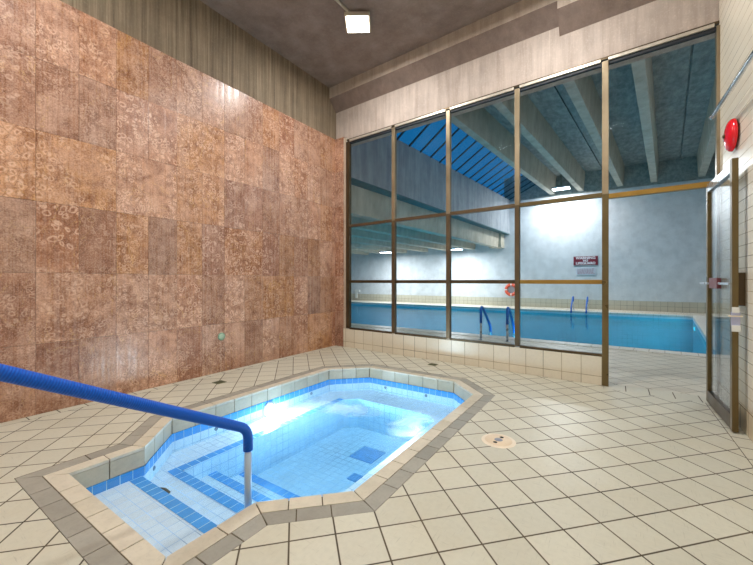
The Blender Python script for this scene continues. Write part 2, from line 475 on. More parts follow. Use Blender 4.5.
hf = m.build('floor_pool_hall', M['hall_floor'], recalc=False)
tag(hf, 'pale tiled deck around the swimming pool behind the glass', 'floor', kind='structure')

# ------------------------------------------------------------------ left wall: marble panels below, striped concrete above
wl = empty('wall_left', (XL, 2, 0), 'tall left wall clad in brown marble panels under striped concrete', 'wall', kind='structure')
m = MB()
YC = 5.14
m.box(XCONC - .25, XCONC, YB - .2, YC, 0, ZC + .25)
m.build('concrete_band', M['conc_left'], wl)
cols = [.954 + .3085 * k for k in range(-9, 14)]
cols = [c for c in cols if YB < c < 5.08]; edges = [YB] + cols + [YC]
m = MB()
rowz = [.0, .633, 1.272, 1.912, 2.55, 3.19, 3.812]
g = .0012
for j in range(6):
    i = 0
    while i < len(edges) - 1:
        z0, z1 = rowz[j], rowz[j + 1]
        w = 2 if (random.random() < .12 and i + 2 < len(edges)) else 1
        m.box(XCONC, XL - random.uniform(0, .0025), edges[i] + g, edges[i + w] - g, z0 + g, z1 - g); i += w
for j in range(6):      # the return beside the window frame
    z0, z1 = rowz[j], rowz[j + 1]
    m.hexa([(XL - .01, YW(XL) - .006, z0 + g), (-4.10, YW(-4.1) - .006, z0 + g), (-4.10, YW(-4.055) + .09, z0 + g), (XL - .01, YW(XL) + .09, z0 + g),
            (XL - .01, YW(XL) - .006, z1 - g), (-4.10, YW(-4.1) - .006, z1 - g), (-4.10, YW(-4.055) + .09, z1 - g), (XL - .01, YW(XL) + .09, z1 - g)])
pan = m.build('marble_cladding', M['marble'], wl)
pan['label'] = 'glossy brown and pink marble panels'

# ------------------------------------------------------------------ window wall: knee wall, header, cornice
wb = empty('wall_back', (-2, 4.9, 0), 'window wall with low cream tiled kerb and concrete header', 'wall', kind='structure')
m = MB()
xa, xb = -4.098, -.112
m.hexa([(xa, YW(xa), 0), (xb, YW(xb), 0), (xb, YW(xb) + .16, 0), (xa, YW(xa) + .16, 0),
        (xa, YW(xa), .336), (xb, YW(xb), .336), (xb, YW(xb) + .16, .336), (xa, YW(xa) + .16, .336)], .006)
kn = m.build('tiled_kerb', M['knee'], wb); kn['label'] = 'low kerb of cream square tiles'
m = MB()
def wprism(m, prof, x0, x1):
    """profile in (dy from window plane, z) swept along the window wall"""
    n = len(prof)
    A = [m.b.verts.new((x0, YW(x0) + p[0], p[1])) for p in prof]; B = [m.b.verts.new((x1, YW(x1) + p[0], p[1])) for p in prof]
    m.b.faces.new(A); m.b.faces.new(B[::-1])
    for i in range(n):
        j = (i + 1) % n; m.b.faces.new((A[i], A[j], B[j], B[i]))
HX0, HX1 = XCONC - .02, 1.1
M['soffit'] = concrete('brown_soffit', (122, 106, 97), (140, 123, 113), (6, 6, .6), rough=.8)
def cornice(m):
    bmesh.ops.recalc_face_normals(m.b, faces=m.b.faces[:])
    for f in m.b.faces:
        if f.normal.z < -.3: f.material_index = 1  # downward faces of the cornice get the darker brown
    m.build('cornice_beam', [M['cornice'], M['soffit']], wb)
wprism(m, [(.055, 3.745), (.055, 6.2), (.32, 6.2), (.32, 3.745)], HX0, HX1)
m.build('concrete_header', M['conc_head'], wb)
m = MB(); XS = -.56
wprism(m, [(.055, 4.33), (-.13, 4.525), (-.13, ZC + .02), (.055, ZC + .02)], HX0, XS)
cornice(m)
m = MB()
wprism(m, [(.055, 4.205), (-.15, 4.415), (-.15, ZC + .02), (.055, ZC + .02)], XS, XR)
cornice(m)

# ------------------------------------------------------------------ right wall, ceiling, wall behind
wr = empty('wall_right', (XR, 2, 0), 'right wall of cream tiles beside the glass door', 'wall', kind='structure')
m = MB(); m.box(XR, XR + .12, YB, 4.80, .19, ZC); m.build('tile_cladding', M['right'], wr)
m = MB(); m.box(XR - .006, XR + .12, YB, 4.80, 0, .19, .004); m.build('base_tiles', M['right_base'], wr)
m = MB(); m.box(XL - .3, XR + .15, YB, 5.3, ZC, ZC + .2)
tag(m.build('ceiling', M['ceil']), 'dark brown stucco ceiling above the hot tub', 'ceiling', kind='structure')
m = MB(); m.box(XL - .3, XR + .15, YB - .15, YB, 0, ZC)
tag(m.build('wall_front', M['right']), 'cream wall behind the viewer', 'wall', kind='structure')

# ------------------------------------------------------------------ window grid
FY = .03     # frame centre behind the kerb front
win = empty('window_1', (-1.6, YW(-1.6) + FY, .336), 'tall bronze framed glass partition between hot tub room and pool', 'window', kind='structure')
ZT, ZTR, ZMR, ZS = 3.70, 2.182, 1.185, .345
mull = [-3.003, -2.03, -1.053]; XP = -.085; XJ = .855; XF = -3.985
DZ = .07
def wbar(m, x0, x1, z0, z1, d0=FY - DZ / 2, d1=FY + DZ / 2, bev=.004):
    m.hexa([(x0, YW(x0) + d0, z0), (x1, YW(x1) + d0, z0), (x1, YW(x1) + d1, z0), (x0, YW(x0) + d1, z0),
            (x0, YW(x0) + d0, z1), (x1, YW(x1) + d0, z1), (x1, YW(x1) + d1, z1), (x0, YW(x0) + d1, z1)], bev)
for x in mull:
    m = MB(); wbar(m, x - .03, x + .03, ZTR, ZT); m.build('mullion', M['bronze'], win)['label'] = 'pale upper mullion'  # upper length paler than the lower one
    m = MB(); wbar(m, x - .03, x + .03, ZS, ZTR); m.build('mullion', M['bronze_low'], win)['label'] = 'dark bronze lower mullion'
m = MB(); wbar(m, XP - .032, XP + .032, ZTR, ZT, bev=.004); m.build('door_post', M['bronze'], win)
m = MB(); wbar(m, XP - .032, XP + .032, 0, ZTR, bev=.004); m.build('door_post', M['gold_dark'], win)
m = MB(); wbar(m, XF - .045, XF + .03, ZS, ZT); m.build('side_frame', M['bronze_dark'], win)
m = MB(); wbar(m, -4.098, XF - .045, .336, 3.79, FY - .02, FY + .06); m.build('side_trim', M['silver_strip'], win)
m = MB(); wbar(m, XJ - .02, XR + .03, 0, ZT); m.build('jamb', M['bronze'], win)
mm = [XF + .03] + mull + [XP] 
for i in range(4):
    x0 = mm[i] + (0 if i == 0 else .03); x1 = mm[i + 1] - (.03 if i < 3 else .032)
    m = MB(); wbar(m, x0, x1, ZTR - .025, ZTR + .025, FY - .028, FY + .028); m.build('transom', M['bronze_low'] if i < 3 else M['gold_dark'], win)
    m = MB(); wbar(m, x0, x1, ZMR - .025, ZMR + .025, FY - .028, FY + .028); m.build('middle_rail', M['bronze_dark'] if i < 3 else M['gold'], win)
    m = MB(); wbar(m, x0, x1, .325, .36, FY - .03, FY + .03); m.build('sill_frame', M['bronze_dark'], win)
m = MB(); wbar(m, XP + .032, XJ - .02, 2.13, 2.185, FY - .03, FY + .03); m.build('door_head', M['gold'], win)
# head: dark gap, bare strip, dark under-frame
tops = [XF + .03] + mull + [XP, XJ - .02]
for i in range(5):
    x0 = tops[i] + (.03 if i else 0); x1 = tops[i + 1] - .03 if i < 4 else tops[i + 1]
    m = MB(); wbar(m, x0, x1 - .015, ZT, ZT + .034, FY - .03, FY + .02, .003); m.build('head_strip', M['silver_strip'], win)
    m = MB(); wbar(m, x0, x1, ZT - .035, ZT + .004, FY - .012, FY + .03, .002); m.build('head_gasket', M['black'], win)
m = MB(); wbar(m, XF - .045, XR, ZT + .03, ZT + .06, FY - .005, FY + .04, .002); m.build('head_channel', M['bronze_dark'], win)
def pane(x0, x1, z0, z1):
    m = MB(); wbar(m, x0, x1, z0, z1, FY + .002, FY + .008, 0); return m.build('pane', M['glass'], win)
for i in range(4):
    x0 = mm[i] + (0 if i == 0 else .03); x1 = mm[i + 1] - .03
    pane(x0, x1, ZTR + .025, ZT - .03); pane(x0, x1, ZMR + .025, ZTR - .025); pane(x0, x1, .36, ZMR - .025)
pane(XP + .032, XJ - .02, 2.185, ZT - .03)

# ------------------------------------------------------------------ glass door standing open along the right wall
DX0, DX1, DY0, DY1 = .772, .790, 4.73, 3.885      # hinge side -> free side
door = empty('door_1', (DX0, DY0, 0), 'bronze framed glass door swung open along the cream right wall', 'door', kind='structure')
def dp(t, s=0.0):   # t along the door, s sideways (+ towards the room)
    d = Vector((DX1 - DX0, DY1 - DY0)); L = d.length; d /= L; nrm = Vector((d.y, -d.x)) 
    return Vector((DX0, DY0)) + d * t + nrm * s
DL = math.hypot(DX1 - DX0, DY1 - DY0)
def dbox(m, t0, t1, z0, z1, th=.038, s0=None, s1=None, bev=.004):
    s0 = -th / 2 if s0 is None else s0; s1 = th / 2 if s1 is None else s1
    q = [dp(t0, s0), dp(t1, s0), dp(t1, s1), dp(t0, s1)]
    m.hexa([(p.x, p.y, z0) for p in q] + [(p.x, p.y, z1) for p in q], bev)
m = MB(); dbox(m, 0, .055, .02, 2.125); m.build('stile', M['gold_dark'], door)
m = MB(); dbox(m, DL - .06, DL, .012, 2.165); m.build('stile', M['gold_dark'], door)
m = MB(); dbox(m, .055, DL - .06, 2.06, 2.14); m.build('top_rail', M['steel'], door)
m = MB(); dbox(m, .055, DL - .06, .02, .13); m.build('bottom_rail', M['bronze_dark'], door)
m = MB(); dbox(m, .05, DL - .055, .12, 2.07, .007, bev=0); m.build('glass', M['door_glass'], door)
m = MB(); dbox(m, .20, .48, 1.13, 1.225, .0, .006, .036, .004); lk = m.build('push_plate', M['maroon'], door); lk['label'] = 'maroon push plate'
m = MB(); dbox(m, -.09, .22, 1.165, 1.185, .0, .036, .052, .002); dbox(m, .45, DL - .05, 1.165, 1.185, .0, .012, .03, .002)
m.build('push_bar', M['steel'], lk)
t = empty('door_tag', (*dp(DL + .006, 0), .80), 'small white and lilac tag hanging on the free edge of the glass door', 'tag')
m = MB(); dbox(m, DL + .001, DL + .008, .845, .955, .0, -.027, .027, .003); m.build('card', M['lilac'], t)
m = MB(); dbox(m, DL + .001, DL + .012, .948, .992, .0, -.022, .022, .004); m.build('clip', M['white_pl'], t)
m = MB(); dbox(m, DL + .001, DL + .014, 0.80, .85, .0, -.028, .024, .005); m.build('pouch', M['white_pl'], t)
m = MB(); dbox(m, DL - .01, DL + .010, .915, .928, .0, -.042, .042, .005); m.build('strap', M['beige_lt'], t)
bx = empty('wall_box', (XR, 4.04, 1.0), 'flat brown metal box on the cream wall behind the door edge', 'box')
m = MB(); m.box(XR - .055, XR + .001, 3.95, 4.13, 1.00, 1.265, .006); m.build('cover', M['brownbox'], bx)
m = MB(); m.box(XR - .060, XR - .054, 3.975, 4.005, 1.04, 1.05, .001); m.build('screw', M['steel'], bx)

# ------------------------------------------------------------------ things on the right wall
bell = empty('fire_bell', (XR, 4.21, 2.44), 'round red fire bell on the cream wall above the open door', 'bell')
BC = (XR, 4.21, 2.44); AX = (-1, 0, 0)
m = MB(); m.lathe([(.0, 0), (.05, 0), (.05, .025), (0, .025)], BC, AX); m.build('mounting_plate', M['brownbox'], bell)
m = MB(); m.lathe([(.128, .014), (.135, .017), (.136, .024), (.131, .038), (.117, .051), (.093, .061), (.06, .068), (.028, .071), (0, .072)], BC, AX, 48)
m.lathe([(.128, .014), (.125, .02), (.05, .03), (0, .03)], BC, AX, 48); m.build('gong', M['red'], bell)
m = MB(); m.lathe([(.0, .086), (.012, .084), (.017, .077), (.018, .068), (0, .065)], BC, AX, 16); m.build('centre_bolt', M['bronze_dark'], bell)
rl = empty('wall_rod', (XR - .11, 4.4, 2.71), 'thin chrome rod running along the cream wall above the red bell', 'rod')
m = MB(); m.tube([(XR - .11, 4.45, 2.71), (XR - .11, 1.2, 2.60)], .0155, 14); m.build('rod', M['chrome'], rl)
m = MB(); m.lathe([(0, -.012), (.019, -.012), (.021, 0), (.019, .012), (0, .012)], (XR - .11, 4.455, 2.71), (0, 1, 0), 14); m.build('end_cap', M['chrome'], rl)
for y in (3.0, 1.5):
    m = MB(); z = 2.71 - (4.45 - y) * .0338
    m.tube([(XR + .002, y, z), (XR - .11, y, z)], .008, 10); m.lathe([(0, 0), (.028, 0), (.028, .006), (0, .006)], (XR, y, z), AX, 16); m.build('bracket', M['chrome'], rl)

# ------------------------------------------------------------------ ceiling lamps of the tub room
def flood(x, y, label, watts, group='square flood lamps under the tub room ceiling'):
    e = empty('flood_light', (x, y, ZC), label, 'lamp', group)
    m = MB(); m.lathe([(0, 0), (.07, 0), (.07, -.02), (.02, -.03), (.02, -.06), (0, -.06)], (x, y, ZC), (0, 0, 1), 20); m.build('mount', M['steel'], e)
    m = MB()
    rot = math.radians(33)
    def rq(a): return [(x + (math.cos(rot) * u - math.sin(rot) * v), y + math.sin(rot) * u + math.cos(rot) * v) for u, v in ((-a, -a), (a, -a), (a, a), (-a, a))]
    m.prism(rq(.17), ZC - .085, ZC - .035, .012); m.build('housing', M['silver_strip'], e)
    m = MB(); m.prism(rq(.145), ZC - .092, ZC - .082, .003); m.build('lens', M['lamp'], e)
    L = bpy.data.lights.new('flood_light_bulb', 'AREA'); L.shape = 'SQUARE'; L.size = .28; L.energy = watts; L.color = (1.0, .995, .985); L.spread = PI
    lo = bpy.data.objects.new('bulb', L); lo.location = (0, 0, -.11); lo.rotation_euler = (0, 0, rot); C.objects.link(lo); lo.parent = e
    return e
LW = 46
flood(-2.86, 3.83, 'glaring square flood lamp on the dark ceiling near the cornice', LW)
flood(-.69, 3.67, 'square flood lamp on the ceiling right of the glaring one, outside the view', LW)
flood(-2.86, .6, 'unseen square flood lamp added left of and behind the viewer to light the room', LW)  # assumed lamp, added out of view to light the room
flood(-.5, .2, 'unseen square flood lamp added above the viewer to light the room', LW)  # also assumed, added overhead out of view for room light
cd = empty('ceiling_conduit', (-2.88, 2.6, ZC), 'thin pale conduit pipe running across the dark ceiling to the lamp', 'pipe')
m = MB(); m.tube([(-2.875, 3.78, ZC - .018), (-2.93, .9, ZC - .018)], .017, 12); m.build('pipe', M['silver_strip'], cd)
for y in (3.2, 2.2, 1.3):
    m = MB(); x = -2.875 - (3.78 - y) * .0191
    m.box(x - .035, x + .035, y - .012, y + .012, ZC - .039, ZC - .0005, .004); m.build('clip', M['steel'], cd)

# ------------------------------------------------------------------ hot tub
tub = empty('hot_tub', (-2.2, 2.5, 0), 'sunken tiled hot tub with cream and grey tile edging, full of bright blue water', 'hot tub')
WZ = -.145
def ring_tiles(inner, outer, z0, z1, size, gap, bev, name, mat, shift=0.0):
    m = MB(); n = len(inner)
    for i in range(n):
        a, b = Vector(inner[i]), Vector(inner[(i + 1) % n]); A, B = Vector(outer[i]), Vector(outer[(i + 1) % n])
        d = (b - a).normalized(); L = (b - a).length
        cnt = max(1, round(L / size)); st = L / cnt
        nrm = Vector((d.y, -d.x)); w = (A - a).dot(nrm)
        for k in range(cnt):
            p0 = a + d * (k * st) ; p1 = a + d * ((k + 1) * st)
            q0 = p0 + nrm * w; q1 = p1 + nrm * w
            if k == 0: q0 = A
            if k == cnt - 1: q1 = B
            p0 = p0 + d * gap / 2 ; q0 = q0 + d * gap / 2; p1 = p1 - d * gap / 2; q1 = q1 - d * gap / 2
            p0 += nrm * gap * .3; p1 += nrm * gap * .3; q0 -= nrm * gap * .5; q1 -= nrm * gap * .5
            m.prism([tuple(p0), tuple(p1), tuple(q1), tuple(q0)], z0, z1, bev)
    return m.build(name, mat, tub)
ring_tiles(TUB, MID, -.02, .0, .2, .006, .0018, 'coping', M['cream'])
ring_tiles(MID, OUT, -.02, .0, .205, .006, .0018, 'border', M['grey'])
# bed of grout under both rings, and the face under the coping
IN2 = offset(TUB, .018)
m = MB(); n = len(TUB)
for i in range(n):
    j = (i + 1) % n
    m.quad([(*IN2[i], -.004), (*IN2[j], -.004), (*OUT[j], -.004), (*OUT[i], -.004)])
    m.quad([(*OUT[i], 0), (*OUT[j], 0), (*OUT[j], -.02), (*OUT[i], -.02)])
    m.quad([(*IN2[i], -.004), (*IN2[j], -.004), (*IN2[j], -.14), (*IN2[i], -.14)])
m.build('grout_bed', M['grout'], tub)
m = MB()
for i in range(n):
    j = (i + 1) % n
    a, b = Vector(TUB[i]), Vector(TUB[j]); d = (b - a).normalized(); L = (b - a).length; nr = Vector((d.y, -d.x))
    cnt = max(1, round(L / .2)); st = L / cnt
    for k in range(cnt):
        p0 = a + d * (k * st + .003); p1 = a + d * ((k + 1) * st - .003)
        m.prism([tuple(p0 + nr * .004), tuple(p1 + nr * .004), tuple(p1 + nr * .017), tuple(p0 + nr * .017)], -.135, -.023, .0015)
m.build('coping_face', M['face'], tub)
# waterline band and lower walls (uv in metres)
FZ = -.66
m = MB()
for i in range(n):
    j = (i + 1) % n
    a, b = Vector(TUB[i]), Vector(TUB[j]); L = (b - a).length
    m.quad([(*a, -.136), (*b, -.136), (*b, -.205), (*a, -.205)], [(0, .08), (L, .08), (L, .01), (0, .01)])
m.build('waterline_band', M['spa_blue'], tub, recalc=False)
m = MB()
for i in range(n):
    j = (i + 1) % n
    a, b = Vector(TUB[i]), Vector(TUB[j]); L = (b - a).length
    m.quad([(*a, -.205), (*b, -.205), (*b, FZ), (*a, FZ)], [(0, 0), (L, 0), (L, FZ + .205), (0, FZ + .205)])
def flat(m, pts, z):
    return m.quad([(x, y, z) for x, y in pts], [(x, y) for x, y in pts])
def riser(m, a, b, z0, z1):
    L = (Vector(b) - Vector(a)).length
    m.quad([(*a, z0), (*b, z0), (*b, z1), (*a, z1)], [(0, z0), (L, z0), (L, z1), (0, z1)])
flat(m, [(-3.3, .7), (-1.1, .7), (-1.1, 4.1), (-3.3, 4.1)], FZ)
m.build('basin', M['spa_tile'], tub, recalc=False)
# bench round three sides, level with the second step
ZB = -.30
BI = [(-2.84, 1.5), (-2.84, 3.50), (-2.70, 3.63), (-1.72, 3.63), (-1.60, 3.50), (-1.60, 1.5)]
BO = [(-3.2, 1.5), (-3.2, 3.64), (-2.81, 4.03), (-1.59, 4.03), (-1.24, 3.69), (-1.24, 1.5)]
m = MB()
for i in range(5):
    flat(m, [BI[i], BI[i + 1], BO[i + 1], BO[i]], ZB)
    riser(m, BI[i], BI[i + 1], ZB, FZ)
m.build('bench', M['spa_tile'], tub)
ST = [(.78, 1.185, -.20), (1.185, 1.485, ZB), (1.485, 1.775, -.435), (1.775, 2.07, -.565)]
LX, RX = -2.84, -1.60
for k, (y0, y1, z) in enumerate(ST):
    x0, x1 = (-2.82, -1.62) if k == 0 else (LX, RX)
    zn = ST[k + 1][2] if k < 3 else FZ
    m = MB(); flat(m, [(x0, y0), (x1, y0), (x1, y1), (x0, y1)], z); riser(m, (x0, y1), (x1, y1), z, zn)
    if k == 1:
        flat(m, [(-3.2, 1.185), (LX, 1.185), (LX, 1.5), (-3.2, 1.5)], z); flat(m, [(RX, 1.185), (-1.24, 1.185), (-1.24, 1.5), (RX, 1.5)], z)
    stp = m.build('step', M['spa_tile'], tub)
    m = MB(); e = .002
    m.quad([(x0, y1 - .078, z + e), (x1, y1 - .078, z + e), (x1, y1 + e, z + e), (x0, y1 + e, z + e)], [(x0, .01), (x1, .01), (x1, .08), (x0, .08)])
    m.quad([(x0, y1 + e, z + e), (x1, y1 + e, z + e), (x1, y1 + e, z - .03), (x0, y1 + e, z - .03)], [(x0, .01), (x1, .01), (x1, .08), (x0, .08)])
    m.build('nosing', M['spa_blue'], stp)['label'] = 'blue tile edge stripe'
m = MB(); e = .002
m.quad([(LX - .078, 1.41, ZB + e), (LX + e, 1.41, ZB + e), (LX + e, 3.52, ZB + e), (LX - .078, 3.52, ZB + e)], [(1.41, .01), (1.41, .08), (3.52, .08), (3.52, .01)])
m.build('bench_edge', M['spa_blue'], tub)['label'] = 'blue tile edge of the bench'
def underlamp(c, ax, watts, name='underwater_light'):
    e = bpy.data.objects.new(name, None); C.objects.link(e); e.parent = tub; e.location = Vector(c) - Vector(tub.location)
    m = MB(); m.lathe([(.062, .0), (.085, .0), (.088, .012), (.062, .016)], c, ax, 28); m.build('trim_ring', M['steel'], e)
    m = MB(); m.lathe([(.062, .0), (.062, .012), (.04, .018), (0, .02)], c, ax, 28); m.build('lens', M['under'], e)
    L = bpy.data.lights.new('underwater_bulb', 'AREA'); L.shape = 'DISK'; L.size = .11; L.energy = watts; L.color = (.86, .95, 1.0); L.spread = PI
    lo = bpy.data.objects.new('bulb', L); C.objects.link(lo); lo.parent = e
    lo.location = Vector(ax) * .03
    lo.rotation_euler = (-Vector(ax)).to_track_quat('Z', 'Y').to_euler()
    return e
UW = 44
underlamp((-3.2, 2.63, -.235), (1, 0, -.05), UW)
underlamp((-1.24, 2.75, -.235), (-1, 0, -.05), UW * .5)  # second lamp added on the hidden right side for more light in the tub
M['jet'] = plain('jet_plastic', (110, 130, 150), .4)
def jet(c, ax):
    m = MB(); m.lathe([(0, .0), (.008, .0), (.009, .005), (.016, .006), (.018, .003), (.018, 0)], c, ax, 16); m.build('jet', M['jet'], tub)
for x in (-2.55, -1.95): jet((x, 4.03, -.232), (0, -1, 0))
for y in (2.0, 3.3): jet((-3.2, y, -.232), (1, 0, 0))
jet((-2.93, 1.32, -.235), (.707, .707, 0))
def grate(x0, x1, y0, y1):
    m = MB(); m.box(x0, x1, y0, y1, FZ, FZ + .006, .002, 0)
    nx = int((x1 - x0) / .024)
    for k in range(nx):
        x = x0 + .012 + k * (x1 - x0 - .024) / max(1, nx - 1)
        m.box(x - .007, x + .007, y0 + .012, y1 - .012, FZ + .006, FZ + .0085, 0, 1)
    m.build('suction_grate', [M['spa_grate'], M['spa_grate2']], tub)['label'] = 'blue suction grate'
M['spa_grate'] = plain('blue_grate', (104, 156, 206), .4); M['spa_grate2'] = plain('blue_grate_slat', (126, 176, 222), .4)
grate(-2.33, -2.05, 2.97, 3.25); grate(-2.09, -1.98, 2.62, 2.74)
m = MB(); m.tube(fillet([(-2.70, 1.22, ZB + .001), (-2.70, 1.22, ZB + .028), (-2.64, 1.26, ZB + .028), (-2.60, 1.27, ZB + .01)], .02, 5), .011, 10)
tag(m.build('pipe_elbow', M['bronze_dark']), 'small grey curved pipe piece lying on the second tub step', 'pipe')

# water of the tub with drifting foam where the jets blow
def spa_foam(n, sh, nor):
    p = n.pos()
    f = n.noise(p, 5.0, 8, .62, .8)
    def blob(cx, cy, rx, ry, rot):
        c, s = math.cos(rot), math.sin(rot)
        q = n.vm('SUBTRACT', p, (cx, cy, WZ))
        u = n.math('DIVIDE', n.vm('DOT_PRODUCT', q, (c, s, 0)), rx); v = n.math('DIVIDE', n.vm('DOT_PRODUCT', q, (-s, c, 0)), ry)
        return n.mr(n.math('SQRT', n.math('ADD', n.math('MULTIPLY', u, u), n.math('MULTIPLY', v, v))), 0, 1, 1, 0, True)
    b = n.math('MAXIMUM', blob(-2.36, 2.92, .72, .36, .25), n.math('MULTIPLY', blob(-1.60, 3.0, .36, .72, -.05), .8))
    k = n.math('MULTIPLY', n.mr(n.math('ADD', n.math('MULTIPLY', b, .62), n.math('MULTIPLY', f, .75)), .58, 1.0), .7, clamp=True)
    d = n.n('BsdfDiffuse'); d.inputs[0].default_value = lin((226, 240, 250))
    tr = n.n('BsdfTranslucent'); tr.inputs[0].default_value = lin((226, 240, 250))
    m1 = n.n('MixShader'); m1.inputs[0].default_value = .5; n.l(d.outputs[0], m1.inputs[1]); n.l(tr.outputs[0], m1.inputs[2])
    m2 = n.n('MixShader'); n.l(k, m2.inputs[0]); n.l(sh, m2.inputs[1]); n.l(m1.outputs[0], m2.inputs[2])
    return m2.outputs[0]
M['spa_water'] = clear('tub_water', (.97, .99, 1, 1), .8, 1.33, .02, (7.0, .22, .02), spa_foam)
nt = M['spa_water'].node_tree
va = nt.nodes.new('ShaderNodeVolumeAbsorption'); va.inputs['Color'].default_value = (0, .70, .985, 1); va.inputs['Density'].default_value = .6
vs_ = nt.nodes.new('ShaderNodeVolumeScatter'); vs_.inputs['Color'].default_value = (.8, .93, 1, 1); vs_.inputs['Density'].default_value = .14
ad = nt.nodes.new('ShaderNodeAddShader'); nt.links.new(va.outputs[0], ad.inputs[0]); nt.links.new(vs_.outputs[0], ad.inputs[1])
nt.links.new(ad.outputs[0], [n_ for n_ in nt.nodes if n_.type == 'OUTPUT_MATERIAL'][0].inputs['Volume'])
m = MB(); m.prism(offset(TUB, .008), FZ - .03, WZ); tw = m.build('tub_water', M['spa_water'])
tag(tw, 'bright blue bubbling water filling the hot tub', 'water', kind='stuff')

# ------------------------------------------------------------------ handrail
hr = empty('handrail', (-1.70, 1.29, ZB), 'sloping handrail with thick blue ribbed sleeve going down into the hot tub', 'handrail')
HX = -1.715
ptop = Vector((HX, 1.252, .366)); slope = Vector((0, -.97, .530)).normalized()
up = ptop + slope * 1.42
path = fillet([(HX, 1.265, .246), (HX, 1.265, .366), tuple(up), (HX, up.y - .30, up.z + .02)], [.085, .12], 10)
m = MB(); m.tube(path, .0265, 20); m.build('sleeve', M['blue_vinyl'], hr)['label'] = 'blue ribbed vinyl sleeve'
m = MB(); m.tube([(HX, 1.265, .30), (HX, 1.265, ZB)], .0195, 20); m.build('post', M['post_steel'], hr)['label'] = 'bare steel post'
m = MB(); m.lathe([(0, 0), (.045, 0), (.045, .008), (.022, .014), (0, .014)], (HX, 1.265, ZB), (0, 0, 1), 20); m.build('flange', M['steel'], hr)
pe = path[-1]
m = MB(); m.tube(fillet([(pe[0], pe[1] + .05, pe[2] - .003), (pe[0], pe[1] - .10, pe[2]), (pe[0], pe[1] - .10, 0)], .08, 8), .0195, 20); m.build('post', M['post_steel'], hr)

# ------------------------------------------------------------------ deck plug, drains, wall cap
pl = empty('skimmer_lid', (-.722, 2.728, 0), 'round beige plastic skimmer lid set in the floor right of the tub', 'lid')
m = MB(); m.lathe([(0, .004), (.118, .004), (.122, .002), (.124, -.0)], (-.722, 2.728, 0), (0, 0, 1), 40); m.build('rim', M['beige_lt'], pl)
m = MB(); m.lathe([(0, .0075), (.094, .0075), (.098, .004)], (-.722, 2.728, 0), (0, 0, 1), 40); m.build('cover', M['beige_pl'], pl)
m = MB(); m.lathe([(0, .0105), (.026, .0105), (.030, .0075)], (-.722, 2.728, 0), (0, 0, 1), 20); m.build('centre_cap', plain('grey_blue_cap', (136, 142, 156), .4), pl)
for s in (-1, 1):
    m = MB(); a = math.radians(80); x, y = -.722 + s * .055 * math.cos(a), 2.728 + s * .055 * math.sin(a)
    m.lathe([(0, .0085), (.014, .0085), (.016, .0072)], (x, y, 0), (0, 0, 1), 12); m.build('finger_hole', M['dark'], pl)
def drain(x, y, rot, label):
    e = empty('floor_drain', (x, y, 0), label, 'drain', 'small square floor drains')
    c, s = math.cos(rot), math.sin(rot)
    rq = lambda a0, a1, b0, b1: [(x + c * u - s * v, y + s * u + c * v) for u, v in ((a0, b0), (a1, b0), (a1, b1), (a0, b1))]
    m = MB(); m.prism(rq(-.06, .06, -.06, .06), -.002, .003, .001); m.build('plate', M['drain'], e)
    m = MB()
    for k in range(5): m.prism(rq(-.045, .045, -.045 + k * .02, -.036 + k * .02), .003, .0036)
    m.build('slots', M['dark'], e)
drain(-3.876, 2.465, 0, 'small greenish square floor drain near the marble wall')
drain(-2.157, 4.686, 0, 'small greenish square floor drain near the tiled kerb under the window')
wc = empty('wall_cleanout', (XL, 2.76, .466), 'small round greenish metal cap low on the marble wall', 'cleanout')
m = MB(); m.lathe([(0, .010), (.042, .010), (.05, .006), (.052, 0)], (XL, 2.76, .466), (1, 0, 0), 28); m.build('rim', M['green_brass'], wc)
m = MB(); m.lathe([(0, .0135), (.034, .0135), (.038, .010)], (XL, 2.76, .466), (1, 0, 0), 24); m.build('plug', M['green_br2'], wc)

# ================================================================== pool hall behind the glass
YF = 17.6
def XB(y): return -4.14 - (17.6 - y) * .05         # bulkhead face
def XT(xf, y): return xf - (17.6 - y) * .096       # roof stems
ZBK, ZLOW, ZSLAB, ZST = 3.43, 2.76, 5.85, 5.05
wf = empty('wall_far', (-3, YF, 0), 'long white painted wall at the far side of the pool', 'wall', kind='structure')
m = MB(); m.box(-15, 4.3, YF, YF + .25, .39, 4.95); m.build('painted_wall', M['hall_wall'], wf)
m = MB(); m.box(-15, 4.3, YF - .012, YF + .25, 0, .39, .004); m.build('tile_band', M['hall_band'], wf)
m = MB(); m.box(-4.4, 4.3, YF + .05, YF + .3, 4.95, 6.1); m.build('upper_fascia', M['hall_slab'], wf)
for nm, bxx, lab in (('wall_hall_right', (4.3, 4.5, 4.9, YF + .2), 'white side wall at the right end of the pool hall'), ('wall_hall_left', (-15.2, -15, 5, YF + .2), 'white side wall at the left end of the pool hall')):
    m = MB(); m.box(*bxx, 0, 6.1); tag(m.build(nm, M['hall_wall']), lab, 'wall', kind='structure')
m = MB(); m.box(.99, 4.4, 4.78, 4.93, 0, 6.1); tag(m.build('wall_hall_front_right', M['hall_wall']), 'white wall beside the glass door seen from the pool side', 'wall', kind='structure')
m = MB(); m.hexa([(-15.1, YW(-15) , 0), (XCONC - .02, 5.15, 0), (XCONC - .02, 5.35, 0), (-15.1, YW(-15) + .2, 0), (-15.1, YW(-15), 6.1), (XCONC - .02, 5.15, 6.1), (XCONC - .02, 5.35, 6.1), (-15.1, YW(-15) + .2, 6.1)])
tag(m.build('wall_hall_front_left', M['hall_wall']), 'white wall behind the marble wall seen from the pool side', 'wall', kind='structure')

